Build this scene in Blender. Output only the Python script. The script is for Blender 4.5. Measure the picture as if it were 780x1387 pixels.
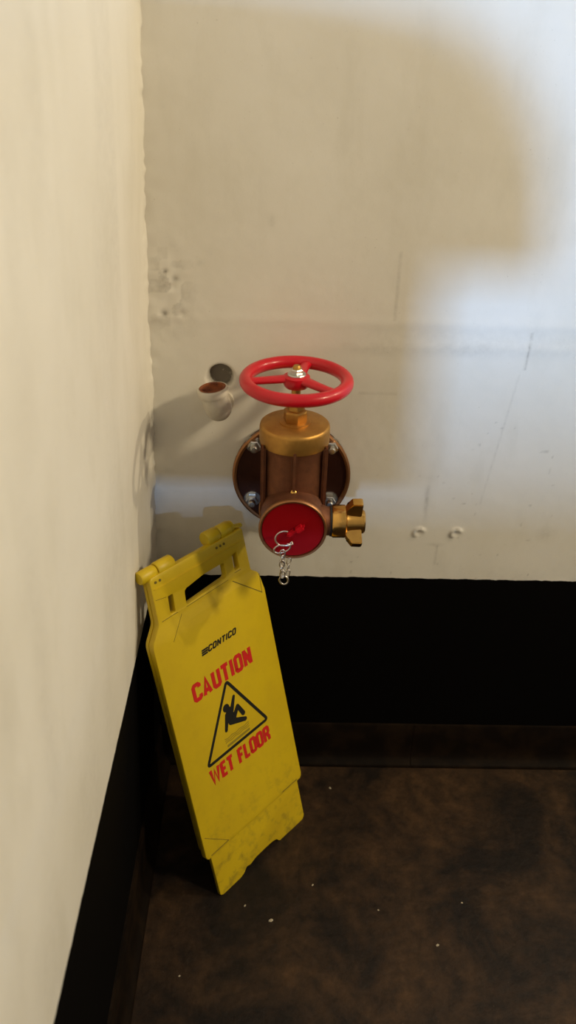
import bpy, bmesh, math, random
import numpy as np
from mathutils import Vector, Matrix

random.seed(4)
S = bpy.context.scene
for o in list(bpy.data.objects): bpy.data.objects.remove(o)

# ---------------------------------------------------------------- camera
F, PITCH, YAW, ROLL = 1164.84, .54095, .02619, .03318
def camera():
    cy, sy, cp, sp = math.cos(YAW), math.sin(YAW), math.cos(PITCH), math.sin(PITCH)
    f = Vector((sy*cp, cy*cp, -sp)); rt = Vector((cy, -sy, 0)); up = rt.cross(f)
    r2 = rt*math.cos(ROLL) + up*math.sin(ROLL); u2 = up*math.cos(ROLL) - rt*math.sin(ROLL)
    cd = bpy.data.cameras.new('camera'); c = bpy.data.objects.new('camera', cd)
    S.collection.objects.link(c)
    m = Matrix((r2, u2, -f)).transposed().to_4x4(); m.translation = (.20567, -1.22628, 1.31471)
    c.matrix_world = m
    cd.sensor_fit = 'HORIZONTAL'; cd.sensor_width = 36; cd.lens = F/780*36; cd.clip_start = .01
    cd.dof.use_dof = True; cd.dof.focus_distance = 1.35; cd.dof.aperture_fstop = 6.5
    S.camera = c
camera()

# ---------------------------------------------------------------- world, lights, exposure
S.view_settings.view_transform = 'Standard'; S.view_settings.look = 'None'
S.view_settings.gamma = 1; S.view_settings.exposure = 0; S.view_settings.use_curve_mapping = False
w = bpy.data.worlds.new('world'); S.world = w; w.use_nodes = True
w.node_tree.nodes['Background'].inputs[0].default_value = (1.0, .89, .70, 1)
w.node_tree.nodes['Background'].inputs[1].default_value = .35
def aim(o, t):
    o.rotation_euler = (Vector(t) - o.location).to_track_quat('-Z', 'Y').to_euler()
def area(name, loc, target, sx, sy, power, col):
    l = bpy.data.lights.new(name, 'AREA'); l.shape = 'RECTANGLE'; l.size = sx; l.size_y = sy
    l.energy = power; l.color = col
    o = bpy.data.objects.new(name, l); S.collection.objects.link(o); o.location = loc; aim(o, target); return o
# warm bulb to the right, close to the back wall
area('warm_lamp', (2.2, -1.12, 2.35), (.1, -.15, .8), .20, .20, 31, (1.0, .84, .55))
area('warm_wall_lamp', (2.4, -.07, 2.12), (.1, -.15, .8), .06, .06, 14.5, (1.0, .84, .55))
# cool daylight coming in low behind the viewer
area('daylight', (.20, -4.0, .95), (.45, 0, .9), .14, .13, 128, (.31, .57, 1.0))

# ---------------------------------------------------------------- helpers
def link(name, me, mats, parent=None):
    o = bpy.data.objects.new(name, me); S.collection.objects.link(o)
    if mats is not None:
        for m in (mats if isinstance(mats, (list, tuple)) else [mats]): me.materials.append(m)
    if parent: o.parent = parent
    return o
def tag(o, label=None, cat=None, group=None, kind=None):
    if label: o['label'] = label
    if cat: o['category'] = cat
    if group: o['group'] = group
    if kind: o['kind'] = kind
    return o
def empty(name, loc, rot=(0, 0, 0)):
    o = bpy.data.objects.new(name, None); S.collection.objects.link(o)
    o.location = loc; o.rotation_euler = rot; o.empty_display_size = .02; return o
def fin(bm, smooth=True, ang=38):
    bmesh.ops.remove_doubles(bm, verts=bm.verts, dist=1e-6)
    bmesh.ops.recalc_face_normals(bm, faces=bm.faces)
    if smooth:
        for f in bm.faces: f.smooth = True
        for e in bm.edges:
            if len(e.link_faces) == 2 and e.calc_face_angle(0) > math.radians(ang): e.smooth = False
    me = bpy.data.meshes.new('m'); bm.to_mesh(me); bm.free(); return me
def frame(axis, up=None):
    z = Vector(axis).normalized(); u = Vector(up) if up else (Vector((0, 0, 1)) if abs(z.z) < .9 else Vector((1, 0, 0)))
    x = u.cross(z).normalized(); y = z.cross(x)
    return Matrix((x, y, z)).transposed()
def add_lathe(bm, prof, origin=(0, 0, 0), axis=(0, 0, 1), n=48, up=None, closed=False):
    """prof: [(radius, distance along axis)]"""
    M = frame(axis, up); O = Vector(origin); rings = []
    for r, h in prof:
        if r < 1e-6: rings.append([bm.verts.new(O + M @ Vector((0, 0, h)))])
        else: rings.append([bm.verts.new(O + M @ Vector((r*math.cos(2*math.pi*k/n), r*math.sin(2*math.pi*k/n), h))) for k in range(n)])
    prs = list(zip(rings, rings[1:])) + ([(rings[-1], rings[0])] if closed else [])
    for a, b in prs:
        for k in range(n):
            q = [a[k % len(a)], a[(k+1) % len(a)], b[(k+1) % len(b)], b[k % len(b)]]
            u = []; [u.append(v) for v in q if v not in u]
            if len(u) > 2:
                try: bm.faces.new(u)
                except ValueError: pass
def add_tube(bm, pts, rad, n=12, cyclic=False, caps=True):
    P = [Vector(p) for p in pts]; m = len(P); R = rad if isinstance(rad, (list, tuple)) else [rad]*m
    tg = [((P[(i+1) % m] if cyclic or i < m-1 else P[i]) - (P[i-1] if cyclic or i > 0 else P[i])).normalized() for i in range(m)]
    x = tg[0].orthogonal().normalized(); rings = []
    for i in range(m):
        x = (x - tg[i]*x.dot(tg[i])).normalized(); y = tg[i].cross(x)
        rings.append([bm.verts.new(P[i] + (x*math.cos(2*math.pi*k/n) + y*math.sin(2*math.pi*k/n))*R[i]) for k in range(n)])
    def band(a, b, s=0):
        for k in range(n): bm.faces.new((a[k], a[(k+1) % n], b[(k+1+s) % n], b[(k+s) % n]))
    for a, b in zip(rings, rings[1:]): band(a, b)
    if cyclic:
        s = min(range(n), key=lambda s: (rings[-1][0].co - rings[0][s].co).length); band(rings[-1], rings[0], s)
    elif caps: bm.faces.new(rings[0][::-1]); bm.faces.new(rings[-1])
def add_box(bm, c, s, bev=0, rot=None):
    r = bmesh.ops.create_cube(bm, size=1, matrix=Matrix.Translation(c) @ (rot.to_4x4() if rot else Matrix.Identity(4)) @ Matrix.Diagonal((*s, 1)))
    if bev:
        es = list({e for v in r['verts'] for e in v.link_edges})
        bmesh.ops.bevel(bm, geom=es, offset=bev, segments=2, affect='EDGES')
def add_prism(bm, pts, a, b, bev=0):
    """pts polygon of Vector-makers: pts2d, a/b functions mapping (u,v)->Vector for both ends"""
    va = [bm.verts.new(a(*p)) for p in pts]; vb = [bm.verts.new(b(*p)) for p in pts]; n = len(pts)
    fs = [bm.faces.new(va), bm.faces.new(vb[::-1])] + [bm.faces.new((va[i], vb[i], vb[(i+1) % n], va[(i+1) % n])) for i in range(n)]
    if bev:
        bmesh.ops.bevel(bm, geom=list({e for f in fs[:2] for e in f.edges}), offset=bev, segments=2, affect='EDGES')
def plate(loops, y0, y1, bev=.001):
    """flat plate in the local x-z plane, outline loops[0] with holes loops[1:], between depths y0 and y1"""
    cu = bpy.data.curves.new('c', 'CURVE'); cu.dimensions = '2D'; cu.fill_mode = 'BOTH'
    th = (y1-y0)/2; cu.extrude = th-bev; cu.bevel_depth = bev; cu.bevel_resolution = 1; cu.offset = -bev
    for lp in loops:
        sp = cu.splines.new('POLY'); sp.points.add(len(lp)-1); sp.use_cyclic_u = True
        for p, q in zip(sp.points, lp): p.co = (q[0], q[1], 0, 1)
    t = bpy.data.objects.new('t', cu); S.collection.objects.link(t)
    me = bpy.data.meshes.new_from_object(t.evaluated_get(bpy.context.evaluated_depsgraph_get()))
    bpy.data.objects.remove(t); bpy.data.curves.remove(cu)
    me.transform(Matrix.Translation((0, (y0+y1)/2, 0)) @ Matrix.Rotation(math.pi/2, 4, 'X'))
    bm = bmesh.new(); bm.from_mesh(me); bpy.data.meshes.remove(me)
    return fin(bm, True, 30)
def rounded(pts, r, n=4):
    out = []; m = len(pts)
    for i in range(m):
        p = Vector(pts[i][:2]); rr = pts[i][2] if len(pts[i]) > 2 else r
        a = Vector(pts[i-1][:2]) - p; b = Vector(pts[(i+1) % m][:2]) - p
        d = min(rr, a.length*.45, b.length*.45); A = p + a.normalized()*d; B = p + b.normalized()*d
        for k in range(n+1):
            t = k/n; out.append(tuple(A*(1-t)**2 + p*2*t*(1-t) + B*t*t))
    return out

# ---------------------------------------------------------------- materials
def mat(name, col, rough=.5, metal=0, **kw):
    m = bpy.data.materials.new(name); m.use_nodes = True; nt = m.node_tree; b = nt.nodes['Principled BSDF']
    b.inputs['Base Color'].default_value = (*col, 1); b.inputs['Roughness'].default_value = rough; b.inputs['Metallic'].default_value = metal
    if 'coat' in kw: b.inputs['Coat Weight'].default_value = kw['coat']; b.inputs['Coat Roughness'].default_value = .15
    if 'spec' in kw: b.inputs['Specular IOR Level'].default_value = kw['spec']
    N = nt.nodes; L = nt.links
    tc = N.new('ShaderNodeTexCoord')
    if 'col2' in kw:
        n = N.new('ShaderNodeTexNoise'); n.inputs['Scale'].default_value = kw.get('scale', 20); n.inputs['Detail'].default_value = 8
        n.inputs['Roughness'].default_value = .65
        L.new(tc.outputs['Object'], n.inputs['Vector'])
        r = N.new('ShaderNodeValToRGB'); r.color_ramp.elements[0].position = kw.get('lo', .4); r.color_ramp.elements[1].position = kw.get('hi', .7)
        r.color_ramp.elements[0].color = (*col, 1); r.color_ramp.elements[1].color = (*kw['col2'], 1)
        L.new(n.outputs['Fac'], r.inputs[0]); L.new(r.outputs[0], b.inputs['Base Color'])
    if 'bump' in kw:
        n2 = N.new('ShaderNodeTexNoise'); n2.inputs['Scale'].default_value = kw.get('bscale', 200); n2.inputs['Detail'].default_value = 5
        L.new(tc.outputs['Object'], n2.inputs['Vector'])
        bp = N.new('ShaderNodeBump'); bp.inputs['Strength'].default_value = kw['bump']; bp.inputs['Distance'].default_value = kw.get('bdist', .001)
        L.new(n2.outputs['Fac'], bp.inputs['Height']); L.new(bp.outputs[0], b.inputs['Normal'])
    return m
HB = .44779
def wall_material(seed):
    """off-white plaster with baked-in grime (attribute), glossy black paint below HB"""
    m = bpy.data.materials.new('painted_plaster'); m.use_nodes = True; nt = m.node_tree; N = nt.nodes; L = nt.links
    b = N['Principled BSDF']; b.inputs['Roughness'].default_value = .62
    tc = N.new('ShaderNodeTexCoord'); 
    def noise(sc, det=6, vec=None, rg=.6):
        n = N.new('ShaderNodeTexNoise'); n.inputs['Scale'].default_value = sc; n.inputs['Detail'].default_value = det; n.inputs['Roughness'].default_value = rg
        L.new(vec or tc.outputs['Object'], n.inputs['Vector']); return n.outputs['Fac']
    def math_(op, a, bb, clamp=False):
        n = N.new('ShaderNodeMath'); n.operation = op; n.use_clamp = clamp
        for i, v in enumerate((a, bb)):
            if isinstance(v, (int, float)): n.inputs[i].default_value = v
            else: L.new(v, n.inputs[i])
        return n.outputs[0]
    def mix(f, a, c):
        n = N.new('ShaderNodeMix'); n.data_type = 'RGBA'
        if isinstance(f, (int, float)): n.inputs[0].default_value = f
        else: L.new(f, n.inputs[0])
        for i, v in ((6, a), (7, c)):
            if isinstance(v, tuple): n.inputs[i].default_value = (*v, 1)
            else: L.new(v, n.inputs[i])
        return n.outputs[2]
    def ramp(v, lo, hi):
        n = N.new('ShaderNodeMapRange'); n.inputs[1].default_value = lo; n.inputs[2].default_value = hi; L.new(v, n.inputs[0]); return n.outputs[0]
    mp = N.new('ShaderNodeMapping'); mp.inputs['Location'].default_value = (seed, seed*2, 0); mp.inputs['Scale'].default_value = (1, 1, .35)
    L.new(tc.outputs['Object'], mp.inputs[0])
    c = mix(ramp(noise(3.2), .38, .68), (.80, .765, .70), (.73, .69, .61))
    c = mix(math_('MULTIPLY', ramp(noise(14, 8, mp.outputs[0]), .52, .75), .35), c, (.60, .56, .47))
    c = mix(math_('MULTIPLY', ramp(noise(260, 2), .70, .78), .45), c, (.35, .31, .24))
    at = N.new('ShaderNodeAttribute'); at.attribute_name = 'grime'
    g = math_('MULTIPLY', at.outputs['Fac'], ramp(noise(90, 5), .2, .75), True)
    c = mix(g, c, (.20, .175, .14))
    sp = N.new('ShaderNodeSeparateXYZ'); L.new(tc.outputs['Object'], sp.inputs[0])
    z = math_('ADD', sp.outputs[2], math_('MULTIPLY', math_('SUBTRACT', noise(55, 4), .5), .006))
    black = math_('LESS_THAN', z, HB)
    blk = mix(ramp(noise(210, 3), .72, .76), (.0024, .002, .0019), (.014, .012, .010))
    c = mix(black, c, blk)
    L.new(c, b.inputs['Base Color'])
    L.new(ramp(black, -.0, 1.6), b.inputs['Specular IOR Level']) if False else None
    rr = N.new('ShaderNodeMix'); rr.inputs[2].default_value = .6; rr.inputs[3].default_value = .75; L.new(black, rr.inputs[0]); L.new(rr.outputs[0], b.inputs['Roughness'])
    sr = N.new('ShaderNodeMix'); sr.inputs[2].default_value = .4; sr.inputs[3].default_value = .05; L.new(black, sr.inputs[0]); L.new(sr.outputs[0], b.inputs['Specular IOR Level'])
    bp = N.new('ShaderNodeBump'); bp.inputs['Strength'].default_value = .16; bp.inputs['Distance'].default_value = .0015
    L.new(math_('ADD', noise(45, 6), math_('MULTIPLY', noise(350, 2), .25)), bp.inputs['Height']); L.new(bp.outputs[0], b.inputs['Normal'])
    return m
M = {}
M['bronze'] = mat('cast_bronze', (.22, .088, .044), .58, .75, col2=(.145, .058, .032), scale=60, bump=.35, bscale=500, bdist=.0006)
M['bronze_face'] = mat('dark_bronze_plate', (.065, .022, .014), .42, .6, col2=(.045, .016, .011), scale=30, bump=.2, bscale=300, bdist=.0005)  # dark tone carries the shade and dark reflections on the flange face
M['copper_edge'] = mat('worn_copper_edge', (.38, .18, .08), .42, .9)
M['brass'] = mat('polished_brass', (.72, .42, .11), .24, 1, col2=(.55, .30, .08), scale=35)
M['gold'] = mat('satin_brass', (.52, .28, .065), .44, .85, col2=(.40, .20, .05), scale=50, bump=.15, bscale=600, bdist=.0004)
M['red'] = mat('glossy_red_enamel', (.56, .006, .018), .33, 0, coat=.25, spec=.35, col2=(.48, .005, .014), scale=8)
M['cap_red'] = mat('red_plastic', (.27, .0, .004), .6, 0, spec=.15, col2=(.31, .001, .005), scale=12)
M['zinc'] = mat('zinc_plated_steel', (.62, .62, .60), .3, 1, bump=.2, bscale=400, bdist=.0004)
M['steel_wire'] = mat('steel_wire', (.75, .70, .66), .3, 1)
M['rubber'] = mat('black_rubber', (.012, .010, .009), .6)
M['cove'] = mat('dark_rubber_cove', (.006, .0036, .0022), .55, 0, spec=.10, col2=(.020, .011, .005), scale=18, lo=.45, hi=.75, bump=.3, bscale=60)
M['pipe_paint'] = mat('chipped_pipe_paint', (.66, .61, .52), .55, 0, col2=(.56, .50, .41), scale=30, bump=.6, bscale=90)
M['rust'] = mat('rust', (.26, .075, .020), .9, 0, col2=(.06, .012, .008), scale=90, bump=.8, bscale=150)
M['chip'] = mat('pale_chip', (.42, .36, .26), .8)
M['dark_crease'] = mat('dirty_crease', (.14, .105, .012), .8)  # dark tone painting the shade in the sign's creases; also colours the rivets
M['print_red'] = mat('red_print', (.60, .010, .010), .55, 0, col2=(.48, .014, .008), scale=90)
M['print_black'] = mat('black_print', (.006, .006, .005), .55)
M['print_olive'] = mat('faded_olive_print', (.26, .20, .015), .6)
M['grey_paint'] = mat('grey_paint', (.35, .35, .34), .6)

def yellow():
    m = mat('yellow_plastic', (.62, .44, .008), .42, 0, col2=(.56, .385, .010), scale=10, bump=.12, bscale=250, bdist=.0006)
    nt = m.node_tree; N = nt.nodes; L = nt.links; b = N['Principled BSDF']
    src = b.inputs['Base Color'].links[0].from_socket
    at = N.new('ShaderNodeAttribute'); at.attribute_name = 'grime'
    tc = N.new('ShaderNodeTexCoord'); n = N.new('ShaderNodeTexNoise'); n.inputs['Scale'].default_value = 45; n.inputs['Detail'].default_value = 8; n.inputs['Roughness'].default_value = .7
    L.new(tc.outputs['Object'], n.inputs['Vector'])
    sp = N.new('ShaderNodeSeparateXYZ'); L.new(tc.outputs['Object'], sp.inputs[0])
    # scuffs gather on the foot of the sign (worn-in dirt below z = .15)
    r0 = N.new('ShaderNodeMapRange'); r0.inputs[1].default_value = .20; r0.inputs[2].default_value = .02; r0.inputs[3].default_value = .05; r0.inputs[4].default_value = .62
    L.new(sp.outputs[2], r0.inputs[0])
    r = N.new('ShaderNodeMapRange'); r.inputs[1].default_value = .50; r.inputs[2].default_value = .68; L.new(n.outputs['Fac'], r.inputs[0])
    mu = N.new('ShaderNodeMath'); mu.operation = 'MULTIPLY'; L.new(r0.outputs[0], mu.inputs[0]); L.new(r.outputs[0], mu.inputs[1])
    mx = N.new('ShaderNodeMix'); mx.data_type = 'RGBA'; L.new(mu.outputs[0], mx.inputs[0]); L.new(src, mx.inputs[6]); mx.inputs[7].default_value = (.13, .10, .02, 1)
    L.new(mx.outputs[2], b.inputs['Base Color']); return m
M['yellow'] = yellow()

def floor_material():
    m = bpy.data.materials.new('stained_floor'); m.use_nodes = True; nt = m.node_tree; N = nt.nodes; L = nt.links; b = N['Principled BSDF']
    tc = N.new('ShaderNodeTexCoord')
    def noise(sc, det=6, rg=.6, dist=0):
        n = N.new('ShaderNodeTexNoise'); n.inputs['Scale'].default_value = sc; n.inputs['Detail'].default_value = det; n.inputs['Roughness'].default_value = rg; n.inputs['Distortion'].default_value = dist
        L.new(tc.outputs['Object'], n.inputs['Vector']); return n.outputs['Fac']
    def ramp(v, lo, hi, c0, c1):
        r = N.new('ShaderNodeValToRGB'); r.color_ramp.elements[0].position = lo; r.color_ramp.elements[1].position = hi
        r.color_ramp.elements[0].color = (*c0, 1); r.color_ramp.elements[1].color = (*c1, 1); L.new(v, r.inputs[0]); return r.outputs[0]
    big = ramp(noise(5.5, 8, .62, .6), .42, .68, (.010, .0055, .0035), (.058, .030, .013))
    fine = ramp(noise(38, 8, .7), .35, .75, (.45, .45, .45), (1.5, 1.45, 1.35))
    mx = N.new('ShaderNodeMix'); mx.data_type = 'RGBA'; mx.blend_type = 'MULTIPLY'; mx.inputs[0].default_value = 1; L.new(big, mx.inputs[6]); L.new(fine, mx.inputs[7])
    spk = ramp(noise(300, 2), .74, .78, (0, 0, 0), (1, 1, 1))
    m2 = N.new('ShaderNodeMix'); m2.data_type = 'RGBA'; L.new(spk, m2.inputs[0]); L.new(mx.outputs[2], m2.inputs[6]); m2.inputs[7].default_value = (.12, .09, .06, 1)
    L.new(m2.outputs[2], b.inputs['Base Color']); b.inputs['Roughness'].default_value = .6; b.inputs['Specular IOR Level'].default_value = .25
    bp = N.new('ShaderNodeBump'); bp.inputs['Strength'].default_value = .5; bp.inputs['Distance'].default_value = .003; L.new(noise(60, 6), bp.inputs['Height']); L.new(bp.outputs[0], b.inputs['Normal'])
    return m

# ---------------------------------------------------------------- the room shell
LEAN, SKEW = .0256, .0083          # the left wall leans a little and is slightly out of square
def wall_x(y, z): return LEAN*z + SKEW*y
rng = np.random.default_rng(7)
def vnoise(x, y, sc, seed):
    r = np.random.default_rng(seed).random((512, 512)); X = x*sc; Y = y*sc
    i = np.floor(X).astype(int); j = np.floor(Y).astype(int); fx = X-i; fy = Y-j
    fx = fx*fx*(3-2*fx); fy = fy*fy*(3-2*fy); g = lambda a, b: r[a % 512, b % 512]
    return (g(i, j)*(1-fx)+g(i+1, j)*fx)*(1-fy) + (g(i, j+1)*(1-fx)+g(i+1, j+1)*fx)*fy - .5
def grid_wall(name, us, vs, fn, grime_shade, m, flip=False):
    Ug, Vg = np.meshgrid(us, vs); co = fn(Ug, Vg).reshape(-1, 3); nu, nv = len(us), len(vs)
    idx = np.arange(nu*nv).reshape(nv, nu)
    f = np.stack([idx[:-1, :-1], idx[:-1, 1:], idx[1:, 1:], idx[1:, :-1]], -1).reshape(-1, 4)
    if flip: f = f[:, ::-1]
    me = bpy.data.meshes.new(name); me.from_pydata(co.tolist(), [], f.tolist()); me.update()
    me.polygons.foreach_set('use_smooth', [True]*len(me.polygons))
    a = me.attributes.new('grime', 'FLOAT', 'POINT'); a.data.foreach_set('value', grime_shade(Ug, Vg).ravel().astype(np.float32))
    o = link(name, me, m); tag(o, kind='structure')
    return o
G = lambda X, Z, cx, cz, sx, sz: np.exp(-(((X-cx)/sx)**2 + ((Z-cz)/sz)**2))
def back_fn(X, Z):
    D = .0014*vnoise(X, Z, 7, 1) + .0003*vnoise(X, Z, 28, 2) + .0002*vnoise(X, Z, 90, 3)
    D = D - .0045*G(X, Z, 1e3, .9, 1, 1)
    D += -.0007*np.exp(-((Z-.868-.003*X)/.010)**2)/(1+np.exp(-(X-.33)/.03)) - .0005*np.exp(-((Z-.905)/.009)**2)     # faint formwork ridges
    rough = np.exp(-np.clip(X-.01, 0, 1)/.02)
    D += rough*.004*vnoise(X*1.0, Z, 70, 5)
    pit = np.exp(-(((X-.055)/.035)**2 + ((Z-.94)/.06)**2))
    D += pit*(.0022*vnoise(X, Z, 75, 8) + .002*vnoise(X, Z, 33, 9))
    for cx, cz, r, d in ((.047, .911, .006, .006), (.040, .907, .009, -.004), (.065, .962, .004, .005), (.061, .951, .006, .005), (.052, .973, .003, .004), (.073, .912, .003, .003)):
        D += d*.55*G(X, Z, cx, cz, r*1.2, r)
    for cx in (.4605, .5235):                                   # plugged screw holes
        r = np.hypot(X-cx, (Z-.541)); D += -.0032*np.exp(-((r-.0085)/.0034)**2)*(.5+.5*np.tanh((Z-.541 - (X-cx)*.6)/.004 + .3)) + .0016*np.exp(-(r/.0065)**2)
    r = np.hypot(X-.1285, Z-.814); D += .022/(1+np.exp((r-.0185)/.0011))     # old hole above the elbow
    return np.stack([X, D, Z], -1)
def back_grime_shade(X, Z):
    g = .55*G(X, Z, .055, .945, .03, .05)*(vnoise(X, Z, 60, 21) > .0) + .9*G(X, Z, .048, .911, .006, .005) + .8*G(X, Z, .066, .961, .005, .004) + .7*G(X, Z, .052, .973, .003, .003)
    g += .12*np.exp(-((Z-.868)/.012)**2)/(1+np.exp(-(X-.33)/.03))*(1+1.5*vnoise(X, Z, 14, 22)) + .12*np.exp(-((Z-.885)/.02)**2)/(1+np.exp(-(X-.33)/.03))
    g += .55*np.exp(-((X-.4665)/.0035)**2)*G(X, Z, .4665, .606, 1, .028)                             # smear above the plugs
    g += .6*np.exp(-((X-.5905-(Z-.86)*.03)/.0016)**2)*(np.abs(Z-.868) < .03) + .25*np.exp(-((X-.57-(Z-.72)*.12)/.0015)**2)*(Z < .83)*(Z > .6)
    g += .35*np.exp(-((X-.385)/.002)**2)*(np.abs(Z-.96) < .05) + .35*np.exp(-((Z-.7935)/.0015)**2)*(X > .34)*(X < .40)
    for cx in (.4605, .5235):
        r = np.hypot(X-cx, Z-.541); g += .75*np.exp(-((r-.0105)/.0024)**2)*(X-cx < .005)*(Z > .5325) + .35*G(X, Z, cx-.009, .532, .006, .006)
    g += .35*G(X, Z, .492, .519, .012, .003) + .35*np.exp(-((X-.494)/.002)**2)*(np.abs(Z-.497) < .02)
    g += .25*G(X, Z, .676, .545, .012, .012) + .25*G(X, Z, .202, 1.046, .005, .009) + .2*G(X, Z, .101, .987, .004, .004)
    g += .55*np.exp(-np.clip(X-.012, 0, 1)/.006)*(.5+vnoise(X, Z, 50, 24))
    g += .25*np.exp(-(np.clip(Z-HB, 0, 1))/.02)*(.5+vnoise(X, Z, 40, 25))
    d = vnoise(X, Z, 100, 26); g += .6*np.clip((d-.44)/.05, 0, 1)*(Z < .75)*(X > .33)
    g = np.clip(g, 0, 1) + 3.0/(1+np.exp((np.hypot(X-.1285, Z-.814)-.0170)/.0010))  # last term paints the shade inside the old hole into the colour
    return g
ux = np.concatenate([[-.06, -.02], np.arange(0, .74, .0024), np.linspace(.76, 3.2, 30)])
vz = np.concatenate([[0, .1, .2, .3, .4], np.arange(.43, 1.36, .0024), np.linspace(1.38, 2.6, 14)])
grid_wall('wall_back', ux, vz, back_fn, back_grime_shade, wall_material(0))
def left_fn(Yd, Z):       # Yd = distance from the corner
    D = .0012*vnoise(Yd, Z, 5, 31) + .0003*vnoise(Yd, Z, 25, 32) + .0002*vnoise(Yd, Z, 90, 33)
    near = np.exp(-Yd/.018)
    D += near*(.0035 + .0030*vnoise(Yd*.5, Z, 110, 34) + .0016*vnoise(Yd*.5, Z, 37, 35) + .004*vnoise(Yd*.5, Z, 9, 36))*np.clip((Z-HB)/.02, 0, 1)
    return np.stack([LEAN*Z - SKEW*Yd + D, -Yd, Z], -1)
def left_grime(Yd, Z):
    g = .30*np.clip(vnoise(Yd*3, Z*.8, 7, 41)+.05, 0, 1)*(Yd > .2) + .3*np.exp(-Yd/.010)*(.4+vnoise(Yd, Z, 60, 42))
    return np.clip(g, 0, 1)
uy = np.concatenate([[-.02], np.arange(0, .10, .0025), np.arange(.10, .95, .01), np.linspace(1, 4.2, 30)])
vz2 = np.concatenate([[0, .1, .2, .3, .4], np.arange(.43, 1.36, .0035), np.linspace(1.38, 2.6, 14)])
grid_wall('wall_left', uy, vz2, left_fn, left_grime, wall_material(5), flip=True)

bm = bmesh.new(); add_box(bm, (1.5, -2.1, -.03), (3.4, 4.4, .06)); f = link('floor', fin(bm, False), floor_material()); tag(f, kind='structure')

# rubber cove base: concave profile, (distance from wall, height)
cove = [(0, 0), (.0215, 0), (.0220, .0035), (.0190, .0075), (.0130, .0135), (.0095, .021), (.0075, .032), (.0065, .05), (.0062, .095), (.0045, .1), (0, .1003)]
def cove_run(name, segs, back):
    for i, (a, b) in enumerate(segs):
        bm = bmesh.new()
        def P(s):
            def g(d, z):
                if back: return Vector((s, -d + .0008, z))
                return Vector((wall_x(-s, z) + d - .0008, -s, z))
            return g
        add_prism(bm, cove, P(a), P(b))
        tag(link(name, fin(bm, True, 50), M['cove']), kind='structure')
cove_run('baseboard_back', [(.006, .4978), (.4986, 3.1)], True)
cove_run('baseboard_left', [(.012, 4.1)], False)

# unseen blockers added behind the viewpoint to shape the daylight's shadow and fade
bm = bmesh.new(); add_box(bm, (1.5, -2.96, .4425), (3.0, .12, .885), .004); tag(link('wall_front', fin(bm, False), M['grey_paint']), kind='structure')
blocker_outline = rounded([(.02, .782, .001), (.345, .782, .005), (.345, .968, .005), (.435, .968, .02), (.433, .99, .01), (.420, 1.068, .03), (.381, 1.128, .03), (.322, 1.160, .03), (.2, 1.18, .05), (.02, 1.185, .001)], .01, 8)
bm = bmesh.new(); add_prism(bm, blocker_outline, lambda u, v: Vector((u, -1.6, v)), lambda u, v: Vector((u, -1.65, v)))
tag(link('trim_1', fin(bm, True, 30), M['grey_paint']), kind='structure')

# ---------------------------------------------------------------- red wheel hose valve
V0 = Vector((.241, 0, .654))
valve = empty('hose_valve', V0)
tag(valve, 'bronze fire hose valve with a red handwheel mounted on the white back wall', 'valve')
def part(name, bm_, m, parent=valve, ang=38, **k):
    o = link(name, fin(bm_, True, ang), m, parent); tag(o, **k); return o
# flange on the wall
bm = bmesh.new(); add_lathe(bm, [(0, -.004), (.090, -.004), (.0935, .006), (.0935, .014), (.0925, .0165), (.0885, .0175), (.0875, .0150), (0, .0150)], axis=(0, -1, 0), n=72)
fl = part('flange', bm, M['bronze_face'], label='round dark bronze wall flange with four bolts')
bm = bmesh.new(); add_lathe(bm, [(.0935, .011), (.0947, .0135), (.0943, .0172), (.0915, .0188), (.0882, .0183), (.0872, .0158), (.0872, .0120)], axis=(0, -1, 0), n=72, closed=True)
part('flange_rim', bm, M['copper_edge'], fl, label='bright worn copper rim')
for bx, bz in ((-.0600, .0560), (.0608, .0565), (-.0625, -.0420), (.0625, -.0400)):
    bm = bmesh.new(); add_lathe(bm, [(0, .013), (.0135, .013), (.0140, .0150), (.0135, .0172), (0, .0172)], (bx, 0, bz), (0, -1, 0), 28)
    b_ = part('bolt', bm, M['zinc'])
    bm = bmesh.new(); add_lathe(bm, [(0, .0165), (.0100, .0165), (.0106, .0185), (.0106, .0255), (.0092, .0275), (0, .0275)], (bx, 0, bz), (0, -1, 0), 6)
    part('nut', bm, M['zinc'], b_, 25)
    bm = bmesh.new(); add_lathe(bm, [(0, .027), (.0060, .027), (.0060, .0350), (.0045, .0375), (0, .0380)], (bx, 0, bz), (0, -1, 0), 20)
    part('stud', bm, M['zinc'], b_)
# body: inlet neck, vertical barrel, outlet barrel
bm = bmesh.new()
add_lathe(bm, [(0, .012), (.050, .012), (.046, .020), (.044, .030), (.044, .100), (0, .100)], axis=(0, -1, 0), n=56)
add_lathe(bm, [(0, -.047), (.030, -.044), (.044, -.030), (.0480, -.010), (.0475, .060), (.0470, .095), (.0490, .104), (.0505, .110), (0, .110)], (0, -.100, 0), n=64)
part('body', bm, M['bronze'])
bm = bmesh.new()
add_lathe(bm, [(0, .085), (.0465, .085), (.0465, .1165), (.0485, .1180), (.0497, .1200), (.0485, .1225), (.0470, .1245), (.0470, .150), (.0475, .168), (.0490, .1715), (.0492, .1770), (.0478, .1785), (.0458, .1780), (.0455, .1730), (0, .1730)], axis=(0, -1, 0), n=72)
out_ = part('outlet', bm, M['bronze'])
bm = bmesh.new(); add_lathe(bm, [(.0488, .1705), (.0497, .1730), (.0495, .1770), (.0480, .1790), (.0458, .1786), (.0452, .1760)], axis=(0, -1, 0), n=72, closed=True)
part('outlet_lip', bm, M['copper_edge'], out_, label='thin worn copper lip')
bm = bmesh.new(); add_lathe(bm, [(.046, .1183), (.0492, .1188), (.0502, .1203), (.0492, .1218), (.046, .1224)], axis=(0, -1, 0), n=72, closed=True)
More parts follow.
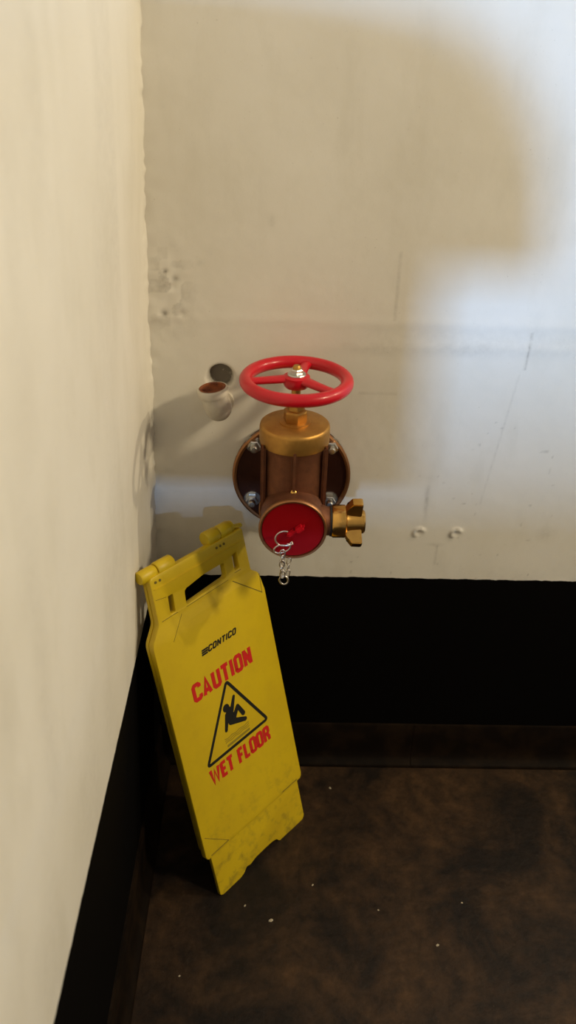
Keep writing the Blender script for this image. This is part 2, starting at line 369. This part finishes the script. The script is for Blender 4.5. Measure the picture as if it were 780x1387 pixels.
part('collar_ring', bm, M['copper_edge'], out_)
# centre rib and its two side webs
bm = bmesh.new(); add_box(bm, (0, -.1470, .0760), (.0085, .010, .072), .0022)
part('rib', bm, M['bronze'])
for s in (-1, 1):
    bm = bmesh.new(); add_box(bm, (s*.0445, -.116, .055), (.0075, .034, .110), .003)
    part('web', bm, M['bronze'])
bm = bmesh.new(); add_lathe(bm, [(0, 0), (.0042, 0), (.0042, .0030), (.003, .0038), (0, .0042)], (0, -.1490, .046), (0, -.85, .5), 16); part('screw', bm, M['brass'])
# bonnet
bm = bmesh.new(); add_lathe(bm, [(0, .105), (.0502, .105), (.0510, .108), (.0510, .1285), (.0500, .1325), (.0475, .1345), (.020, .1360), (0, .1360)], (0, -.1, 0), n=72)
bon = part('bonnet', bm, M['gold'], label='satin brass round bonnet')
bm = bmesh.new(); add_lathe(bm, [(0, .134), (.0230, .134), (.0230, .1375), (.0200, .1385), (0, .1385)], (0, -.1, 0), n=40); part('collar', bm, M['gold'], bon)
bm = bmesh.new(); add_lathe(bm, [(0, .137), (.0165, .137), (.0175, .139), (.0175, .152), (.0160, .1545), (.0120, .1555), (.0115, .166), (0, .167)], (0, -.1, 0), n=6, up=(1, .2, 0))
part('packing_nut', bm, M['gold'], bon, 25)
bm = bmesh.new(); add_lathe(bm, [(0, .15), (.0065, .15), (.0065, .2100), (.0058, .2195), (.0040, .2215), (0, .222)], (0, -.1, 0), n=24); part('stem', bm, M['gold'])
# handwheel
WZ = .199
wheel_bm = bmesh.new()
ring = [(.0712*math.cos(2*math.pi*k/72), -.1+.0712*math.sin(2*math.pi*k/72), WZ) for k in range(72)]
add_tube(wheel_bm, ring, .0092, 16, cyclic=True)
hw = part('handwheel', wheel_bm, M['red'], ang=80, label='red enamelled three-spoke handwheel')
for a in (76, 186, 320):
    a = math.radians(a); bm = bmesh.new(); n = 9; pts = []; rs = []
    d = Vector((math.cos(a), math.sin(a), 0)); sd = Vector((-d.y, d.x, 0))
    rows = []
    for k in range(n):
        t = k/(n-1); r = .012 + t*.056; wdt = .0105*(1-t) + .0062*t + .004*max(0, t-.8)*5; h = .0050
        zc = WZ + .0030*(1-t)**1.3
        c = Vector((0, -.1, zc)) + d*r
        rows.append([c + sd*(wdt*math.cos(q)) + Vector((0, 0, h*math.sin(q))) for q in [2*math.pi*j/14 for j in range(14)]])
    vr = [[bm.verts.new(p) for p in row] for row in rows]
    for A, B in zip(vr, vr[1:]):
        for j in range(14): bm.faces.new((A[j], A[(j+1) % 14], B[(j+1) % 14], B[j]))
    bm.faces.new(vr[0]); bm.faces.new(vr[-1][::-1])
    part('spoke', bm, M['red'], hw, 70)
bm = bmesh.new(); add_lathe(bm, [(0, .1900), (.0160, .1900), (.0185, .1940), (.0195, .2000), (.0185, .2055), (.0150, .2075), (0, .2075)], (0, -.1, 0), n=40); part('hub', bm, M['red'], hw)
bm = bmesh.new(); add_lathe(bm, [(0, .2070), (.0130, .2070), (.0132, .2085), (.0126, .2095), (0, .2095)], (0, -.1, 0), n=32); part('washer', bm, M['zinc'], label='zinc washer under the wheel nut')
bm = bmesh.new(); add_lathe(bm, [(0, .2090), (.0085, .2090), (.0090, .2105), (.0090, .2150), (.0078, .2165), (0, .2168)], (0, -.1, 0), n=6); part('wheel_nut', bm, M['zinc'], ang=25)
# red cap on the outlet with its ring and chain
bm = bmesh.new(); add_lathe(bm, [(0, .172), (.0452, .172), (.0454, .1752), (.0440, .1768), (.0425, .1762), (.012, .1766), (0, .1768)], axis=(0, -1, 0), n=64)
cap = part('cap', bm, M['cap_red'], label='dark red plastic outlet cap')
bm = bmesh.new()
rot = Matrix.Rotation(math.radians(-38), 3, 'Y')
add_box(bm, (.0095, -.1825, .0060), (.017, .014, .0085), .0036, rot)
add_box(bm, (-.002, -.1805, -.0030), (.017, .010, .0070), .0030, rot)
part('lug', bm, M['red'], cap, 60, label='brighter red tab at the middle of the cap')
bm = bmesh.new()
def loop3(c, a, b, n=28, t0=0, t1=2*math.pi, cyc=True):
    c, a, b = Vector(c), Vector(a), Vector(b)
    return [c + a*math.cos(t0+(t1-t0)*k/(n if cyc else n-1)) + b*math.sin(t0+(t1-t0)*k/(n if cyc else n-1)) for k in range(n)]
# the wire makes one large open ring and crosses into a smaller one below
big = loop3((-.0125, -.1870, -.0085), (.0125, .001, .001), (-.001, .0005, .0120), 26, math.radians(62), math.radians(330), False)
small = loop3((-.0150, -.1885, -.0245), (.0115, .0, .0050), (-.003, 0, .0062), 24, math.radians(95), math.radians(400), False)
add_tube(bm, big + [Vector((.0005, -.1885, -.0165)), Vector((-.006, -.1900, -.0185))] + small[0:], .0012, 8)
ring_o = part('ring', bm, M['steel_wire'], cap, 80, label='bent steel wire ring through the red lug')
# chain: links alternate between two planes, hanging and looping back up behind
cx0, cz = -.0140, -.0330
for k in range(5):
    v = k % 2
    cz_k = cz - k*.0092
    a = Vector((.0036, 0, 0)) if v == 0 else Vector((.0016, .0032, 0))
    bm = bmesh.new(); add_tube(bm, loop3((cx0 + .0006*math.sin(k*2), -.1890, cz_k), a, (0, 0, .0066), 18), .0011, 7, cyclic=True)
    part('chain_link', bm, M['steel_wire'], ang=80)
bm = bmesh.new(); add_tube(bm, loop3((cx0+.003, -.1885, cz-.0475), (.0058, 0, .003), (-.003, 0, .0068), 20), .0014, 7, cyclic=True); part('chain_link', bm, M['steel_wire'], ang=80)
for k in range(3):
    a = Vector((.0030, 0, .001)) if k % 2 == 0 else Vector((.0010, .0028, 0))
    bm = bmesh.new(); add_tube(bm, loop3((cx0+.0085+.0006*k, -.1860+.003*k, cz-.0370+k*.0088), a, (.0008, 0, .0062), 18), .0009, 7, cyclic=True)
    part('chain_link', bm, M['steel_wire'], ang=80)
# small drain coupling on the right
X1 = (1, 0, 0); SO = (0, -.150, 0)
bm = bmesh.new(); add_lathe(bm, [(0, .030), (.0255, .030), (.0235, .046), (.0215, .0500), (.0215, .0560), (0, .0560)], SO, X1, 40); sc = part('side_outlet', bm, M['bronze'])
bm = bmesh.new(); add_lathe(bm, [(0, .0545), (.0228, .0545), (.0228, .0585), (0, .0585)], SO, X1, 40); part('gasket', bm, M['rubber'], sc, label='thin black rubber gasket')
bm = bmesh.new(); add_lathe(bm, [(0, .0575), (.0235, .0575), (.0245, .0595), (.0245, .0765), (.0232, .0780), (.0205, .0790), (.0190, .0850), (.0175, .1040), (.0155, .1060), (.0140, .1050), (.0140, .0900), (0, .0900)], SO, X1, 48)
cpl = part('coupling', bm, M['brass'], label='polished brass wing coupling')
for k, a in enumerate((82, 202, 322)):
    a = math.radians(a); bm = bmesh.new()
    e = Vector((0, -math.cos(a)*1, math.sin(a))); t = Vector((0, math.sin(a), math.cos(a)))
    prof = [(.0775, .015), (.1000, .013), (.1010, .0360), (.0985, .0372), (.0865, .0368), (.0845, .0350), (.0800, .0270), (.0775, .0245)]
    add_prism(bm, prof, lambda u, v: Vector((u, -.150, 0)) + e*v + t*.0085, lambda u, v: Vector((u, -.150, 0)) + e*v - t*.0085, .0012)
    part('wing', bm, M['brass'], cpl, 30)

# ---------------------------------------------------------------- old pipe elbow left of the valve
EX, EZ = .127, .7745
elbow = empty('pipe_elbow', (EX, 0, EZ)); tag(elbow, 'white painted pipe elbow with rusty mouth, on the wall left of the red wheel', 'pipe')
bm = bmesh.new(); pts = [(0, .012, 0), (0, -.012, 0)] 
cyc = [(-.004*(t/1.57)**2, -.020-.026*math.sin(t), .026-.026*math.cos(t)) for t in [math.pi/2*k/8 for k in range(9)]]
pts = [(0, .012, -.0), (0, -.008, 0)] + cyc + [(-.0055, -.0465, .0350)]
add_tube(bm, pts, [.0175]*2 + [.0198]*8 + [.0203, .0208], 28, caps=False); 
eb = part('elbow_body', bm, M['pipe_paint'], elbow, 60)
bm = bmesh.new(); add_lathe(bm, [(.0185, .029), (.0222, .030), (.0232, .0325), (.0232, .0405), (.0222, .0425), (.0185, .0428), (.0170, .0415), (.0165, .036)], (-.0022, -.0460, 0), (-.13, -.02, 1), 24)
part('mouth_rim', bm, M['pipe_paint'], elbow, 30)
bm = bmesh.new(); add_lathe(bm, [(.0200, .0432), (.0188, .0434), (.0164, .0425), (.0158, .037), (.011, .0340), (0, .0330)], (-.0022, -.0460, 0), (-.13, -.02, 1), 24)
part('mouth', bm, M['rust'], elbow, 60, label='rusted inside of the pipe mouth')
bm = bmesh.new(); add_lathe(bm, [(0, -.006), (.021, -.006), (.0225, .001), (.0215, .006), (0, .007)], axis=(0, -1, 0), n=28); part('wall_collar', bm, M['pipe_paint'], elbow)

# ---------------------------------------------------------------- wet floor sign leaning in the corner
AZ, LE, SW, SH = .8509, .2573, .244, .5905
sign = empty('wet_floor_sign', (.1326, -.3213, 0), (-LE, 0, AZ))
tag(sign, 'folded yellow caution wet floor sign leaning in the dark corner below the valve', 'sign')
Rm = Matrix.Rotation(AZ, 3, 'Z') @ Matrix.Rotation(-LE, 3, 'X')
def sp(name, me, m, parent=sign, **k):
    o = link(name, me, m, parent); tag(o, **k); return o
body_o = rounded([(0, .094, .010), (.004, .088, .004), (SW-.004, .088, .004), (SW, .096, .014), (SW, .478, .004), (.2375, .512, .006), (.222, .5235, .004), (.2210, .600, .006), (.0240, .600, .008), (.0215, .524, .006), (.0015, .497, .008)], .006)
win = rounded([(.0800, .530), (.1680, .536), (.1685, .5605), (.1240, .5605), (.0825, .5545)], .005)
slL = rounded([(.0475, .5305), (.0565, .5305), (.0590, .5585), (.0500, .5590)], .002)
slR = rounded([(.1880, .5375), (.1985, .5380), (.1985, .5660), (.1885, .5640)], .002)
front = sp('front_panel', plate([body_o, win, slL, slR], 0, .012, .0022), M['yellow'])
foot_o = rounded([(.0110, .100), (.0115, .004, .002), (.0180, .0, .003), (.0600, .0, .004), (.0700, .0030, .003), (.0790, .0110, .003), (.0870, .0080, .003), (.1030, .0125, .01), (.1440, .0125, .01), (.1560, .0100, .004), (.1630, .0010, .003), (.2270, .0, .004), (.2330, .0060, .003), (.2330, .100)], .003)
sp('foot', plate([foot_o], .0030, .0105, .0012), M['yellow'])
back_o = rounded([(.003, .100, .006), (.241, .100, .006), (.242, .478, .004), (.2375, .512, .006), (.222, .5235, .004), (.2210, .592, .006), (.0240, .592, .008), (.0215, .524, .006), (.0015, .497, .008)], .006)
win2 = rounded([(.0700, .497), (.1760, .497), (.1760, .5605), (.1240, .5605), (.0725, .5545)], .005)
slL2 = rounded([(.0400, .505), (.0600, .505), (.0610, .5585), (.0430, .5590)], .002)
slR2 = rounded([(.1850, .505), (.2040, .505), (.2040, .5640), (.1865, .5640)], .002)
sp('back_panel', plate([back_o, win2, slL2, slR2], .0126, .0196, .0015), M['yellow'])
# hinge barrels across the top
def barrel(u0, u1, v, n, segs):
    for i, (a, b, r) in enumerate(segs):
        bm = bmesh.new(); add_lathe(bm, [(0, a), (r-.0015, a), (r, a+.002), (r, b-.002), (r-.0015, b), (0, b)], (0, n, v), (1, 0, 0), 32)
        sp('hinge_barrel', fin(bm), M['yellow'])
barrel(0, 0, .6020, .0130, [(.0150, .0450, .0105), (.0465, .0790, .0118)])
barrel(0, 0, .6060, .0130, [(.1500, .1760, .0125), (.1775, .2040, .0115)])
bm = bmesh.new(); add_box(bm, (.214, .010, .6030), (.030, .009, .007), .002, Matrix.Rotation(math.radians(12), 3, 'Y')); sp('hinge_tab', fin(bm), M['yellow'])
bm = bmesh.new(); add_lathe(bm, [(.0040, .2035), (.0095, .2035), (.0095, .2080), (.0040, .2080)], (0, .013, .606), (1, 0, 0), 24, closed=True); sp('hinge_barrel', fin(bm), M['yellow'])
for i, u in enumerate((.0335, .0420, .1600, .1680, .1760)):
    bm = bmesh.new(); add_lathe(bm, [(0, -.0012), (.0020, -.0012), (.0022, 0), (.0022, .004), (0, .004)], (u, 0, .5905), (0, 1, 0), 14); sp('rivet', fin(bm), M['dark_crease'], label='small dark hinge rivet')
# raised ridge along the top of the handle and below it
bm = bmesh.new(); add_box(bm, (.121, .0000, .5805), (.188, .0032, .0030), .0012); sp('handle_ridge', fin(bm), M['yellow'])
# creases: dark strips painting the shade of lines moulded in the front
def flat_strip(bm, pts, wd, y=-.0004, closed=False):
    P = [Vector(p) for p in pts]; n = len(P); L = []; R_ = []
    for i in range(n):
        a = P[i-1] if (i or closed) else P[i]; b = P[(i+1) % n] if (i < n-1 or closed) else P[i]
        if closed or 0 < i < n-1:
            d1 = (P[i]-a).normalized(); d2 = (b-P[i]).normalized(); nn = Vector((-(d1+d2).y, (d1+d2).x)).normalized(); k = 1/max(.72, nn.dot(Vector((-d1.y, d1.x))))
        else: d = (b-a).normalized(); nn = Vector((-d.y, d.x)); k = 1
        L.append(P[i]+nn*wd/2*k); R_.append(P[i]-nn*wd/2*k)
    vl = [bm.verts.new((p.x, y, p.y)) for p in L]; vr = [bm.verts.new((p.x, y, p.y)) for p in R_]
    for i in range(n if closed else n-1): bm.faces.new((vl[i], vl[(i+1) % n], vr[(i+1) % n], vr[i]))
def poly(bm, pts, y=-.0004): bm.faces.new([bm.verts.new((p[0], y, p[1])) for p in pts])
def disc(bm, c, r, y=-.0004, n=16): poly(bm, [(c[0]+r*math.cos(2*math.pi*k/n), c[1]+r*math.sin(2*math.pi*k/n)) for k in range(n)], y)
def flat(bm):
    me = bpy.data.meshes.new('p'); bmesh.ops.recalc_face_normals(bm, faces=bm.faces)
    r = bmesh.ops.extrude_face_region(bm, geom=list(bm.faces)); bmesh.ops.translate(bm, verts=[v for v in r['geom'] if isinstance(v, bmesh.types.BMVert)], vec=(0, .0006, 0))
    bm.to_mesh(me); bm.free(); return me
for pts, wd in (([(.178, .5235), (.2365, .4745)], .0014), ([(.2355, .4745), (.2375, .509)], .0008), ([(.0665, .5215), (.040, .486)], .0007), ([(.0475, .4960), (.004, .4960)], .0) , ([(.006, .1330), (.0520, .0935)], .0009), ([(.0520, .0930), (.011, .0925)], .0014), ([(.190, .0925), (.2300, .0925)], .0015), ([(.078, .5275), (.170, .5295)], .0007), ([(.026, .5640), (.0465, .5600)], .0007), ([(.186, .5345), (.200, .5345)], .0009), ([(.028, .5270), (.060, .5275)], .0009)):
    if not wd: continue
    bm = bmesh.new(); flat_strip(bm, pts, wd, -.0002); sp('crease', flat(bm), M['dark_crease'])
# lettering made of heavy strokes: unit cell width 1, height 2
GLY = {'C': (1, [[(.92, 1.45), (.92, 1.7), (.75, 1.88), (.28, 1.88), (.12, 1.7), (.12, .3), (.28, .12), (.75, .12), (.92, .3), (.92, .6)]]),
 'A': (1.05, [[(.1, 0), (.5, 1.9), (.93, 0)], [(.28, .5), (.75, .5)]]),
 'U': (1, [[(.12, 2), (.12, .32), (.28, .12), (.74, .12), (.9, .32), (.9, 2)]]),
 'T': (.95, [[(0, 1.86), (.95, 1.86)], [(.475, 1.9), (.475, 0)]]),
 'I': (.3, [[(.15, 2), (.15, 0)]]),
 'O': (1, [[(.12, .3), (.12, 1.7), (.28, 1.88), (.74, 1.88), (.9, 1.7), (.9, .3), (.74, .12), (.28, .12), (.12, .3), (.12, .5)]]),
 'N': (1.05, [[(.13, 0), (.13, 2)], [(.13, 1.9), (.92, .1)], [(.92, 0), (.92, 2)]]),
 'W': (1.5, [[(.1, 2), (.4, .1), (.75, 1.7), (1.1, .1), (1.4, 2)]]),
 'E': (.85, [[(.85, 1.86), (.14, 1.86)], [(.14, 2), (.14, 0)], [(.14, .14), (.85, .14)], [(.14, 1.02), (.75, 1.02)]]),
 'F': (.82, [[(.82, 1.86), (.14, 1.86)], [(.14, 2), (.14, 0)], [(.14, 1.0), (.72, 1.0)]]),
 'L': (.8, [[(.14, 2), (.14, 0)], [(.14, .14), (.8, .14)]]),
 'R': (1, [[(.14, 0), (.14, 2)], [(.14, 1.87), (.72, 1.87), (.87, 1.7), (.87, 1.2), (.72, 1.02), (.14, 1.02)], [(.55, 1.0), (.88, .5), (.88, 0)]])}
def word(name, text, u0, u1, v0, v1, st, m, shear=0, gap=.30, space=.75, v0b=None):
    tot = sum((GLY[c][0] if c != ' ' else space) + gap for c in text) - gap
    kx = (u1-u0)/tot; kz = (v1-v0)/2; x = 0; bm = bmesh.new(); j = 0
    for c in text:
        if c == ' ': x += space+gap; continue
        for pl in GLY[c][1]:
            pts = []
            for a, b in pl:
                pts.append((u0 + (x+a)*kx + shear*b*kz, v0 + b*kz))
            j += 1; y = -.0004 - .00003*(j % 5)
            flat_strip(bm, pts, st, y)
        x += GLY[c][0]+gap
    sp(name, flat(bm), m, label=None)
word('caution_lettering', 'CAUTION', .0520, .1835, .3690, .3985, .0070, M['print_red'], gap=.34)
word('wet_floor_lettering', 'WET FLOOR', .0470, .1880, .2105, .2385, .0062, M['print_red'], gap=.30, space=.40)
word('maker_lettering', 'CONTICO', .0990, .1610, .4355, .4455, .0026, M['print_black'], shear=.35)
bm = bmesh.new()
for k in range(3): flat_strip(bm, [(.0855+k*.0006, .4362+k*.0037), (.0980+k*.0012, .4362+k*.0037)], .0030, -.0004)
sp('maker_emblem', flat(bm), M['print_black'])
# warning triangle and slipping figure
tri = rounded([(.1207, .3680), (.1905, .2505), (.0465, .2475)], .007, 5)
bm = bmesh.new(); flat_strip(bm, tri, .0054, -.0004, closed=True); sp('warning_triangle', flat(bm), M['print_black'])
bm = bmesh.new(); disc(bm, (.1085, .3235), .0072, -.00040)
def cap_(a, b, w1, w2, y):
    a, b = Vector(a), Vector(b); d = (b-a).normalized(); n = Vector((-d.y, d.x)); w1 *= 1.3; w2 *= 1.3
    pts = [b + (d*math.cos(t) + n*math.sin(t))*w2 for t in [math.pi*(k/6-.5) for k in range(7)]] + [a + (-d*math.cos(t) - n*math.sin(t))*w1 for t in [math.pi*(k/6-.5) for k in range(7)]]
    poly(bm, pts, y)
cap_((.1290, .3340), (.1185, .3120), .0022, .0035, -.00042)
cap_((.1130, .3160), (.1145, .2985), .0052, .0070, -.00044)
cap_((.1070, .3110), (.0990, .2855), .0032, .0024, -.00046)
cap_((.1125, .2945), (.1430, .2812), .0045, .0030, -.00048)
cap_((.1205, .2980), (.1325, .3130), .0038, .0028, -.00050)
cap_((.1325, .3130), (.1415, .2935), .0028, .0032, -.00052)
sp('slipping_figure', flat(bm), M['print_black'])
bm = bmesh.new(); flat_strip(bm, [(.0945, .2568), (.1480, .2578)], .0042, -.0004); sp('ground_bar', flat(bm), M['print_olive'])
bm = bmesh.new()
for k, v in enumerate((.2640, .2675, .2710)):
    flat_strip(bm, [(.092+.0565*i/16, v + .0009*math.sin(i*1.2+k)) for i in range(17)], .0012, -.0004)
sp('water_lines', flat(bm), M['print_olive'])

# ---------------------------------------------------------------- pale chips lying on the floor
proto = None
for i, (x, y, s, lab) in enumerate([(.335, -.075, 1.1, 'tiny pale floor chip close to the back wall base, right of the sign'), (.223, -.354, 1.6, 'largest pale floor chip, just below the foot of the yellow sign'), (.493, -.395, 1.2, 'pale chip alone on the dark floor, farthest down towards the lower right'), (.294, -.287, .9, 'tiny pale floor chip just right of the sign foot'), (.547, -.318, .8, 'faint rightmost tiny chip on the stained dark floor'), (.179, -.327, .9, 'tiny pale floor chip beside the pointed left tip of the sign foot'), (.403, -.333, .7, 'smallest faint chip in the middle of the dark floor'), (.081, -.449, .8, 'tiny pale floor chip near the left wall base, farthest left of all')]):
    if proto is None:
        bm = bmesh.new(); bmesh.ops.create_icosphere(bm, subdivisions=1, radius=.0023)
        for v in bm.verts: v.co = Vector((v.co.x*random.uniform(.8, 1.5), v.co.y*random.uniform(.7, 1.1), v.co.z*.45 + .0006))
        proto = o = link('floor_chip', fin(bm, False), M['chip'])
    else: o = proto.copy(); S.collection.objects.link(o)
    o.location = (x, y, 0); o.scale = (s, s, s); o.rotation_euler = (0, 0, random.uniform(0, 6))
    tag(o, lab, 'debris', 'pale chips scattered on the floor')
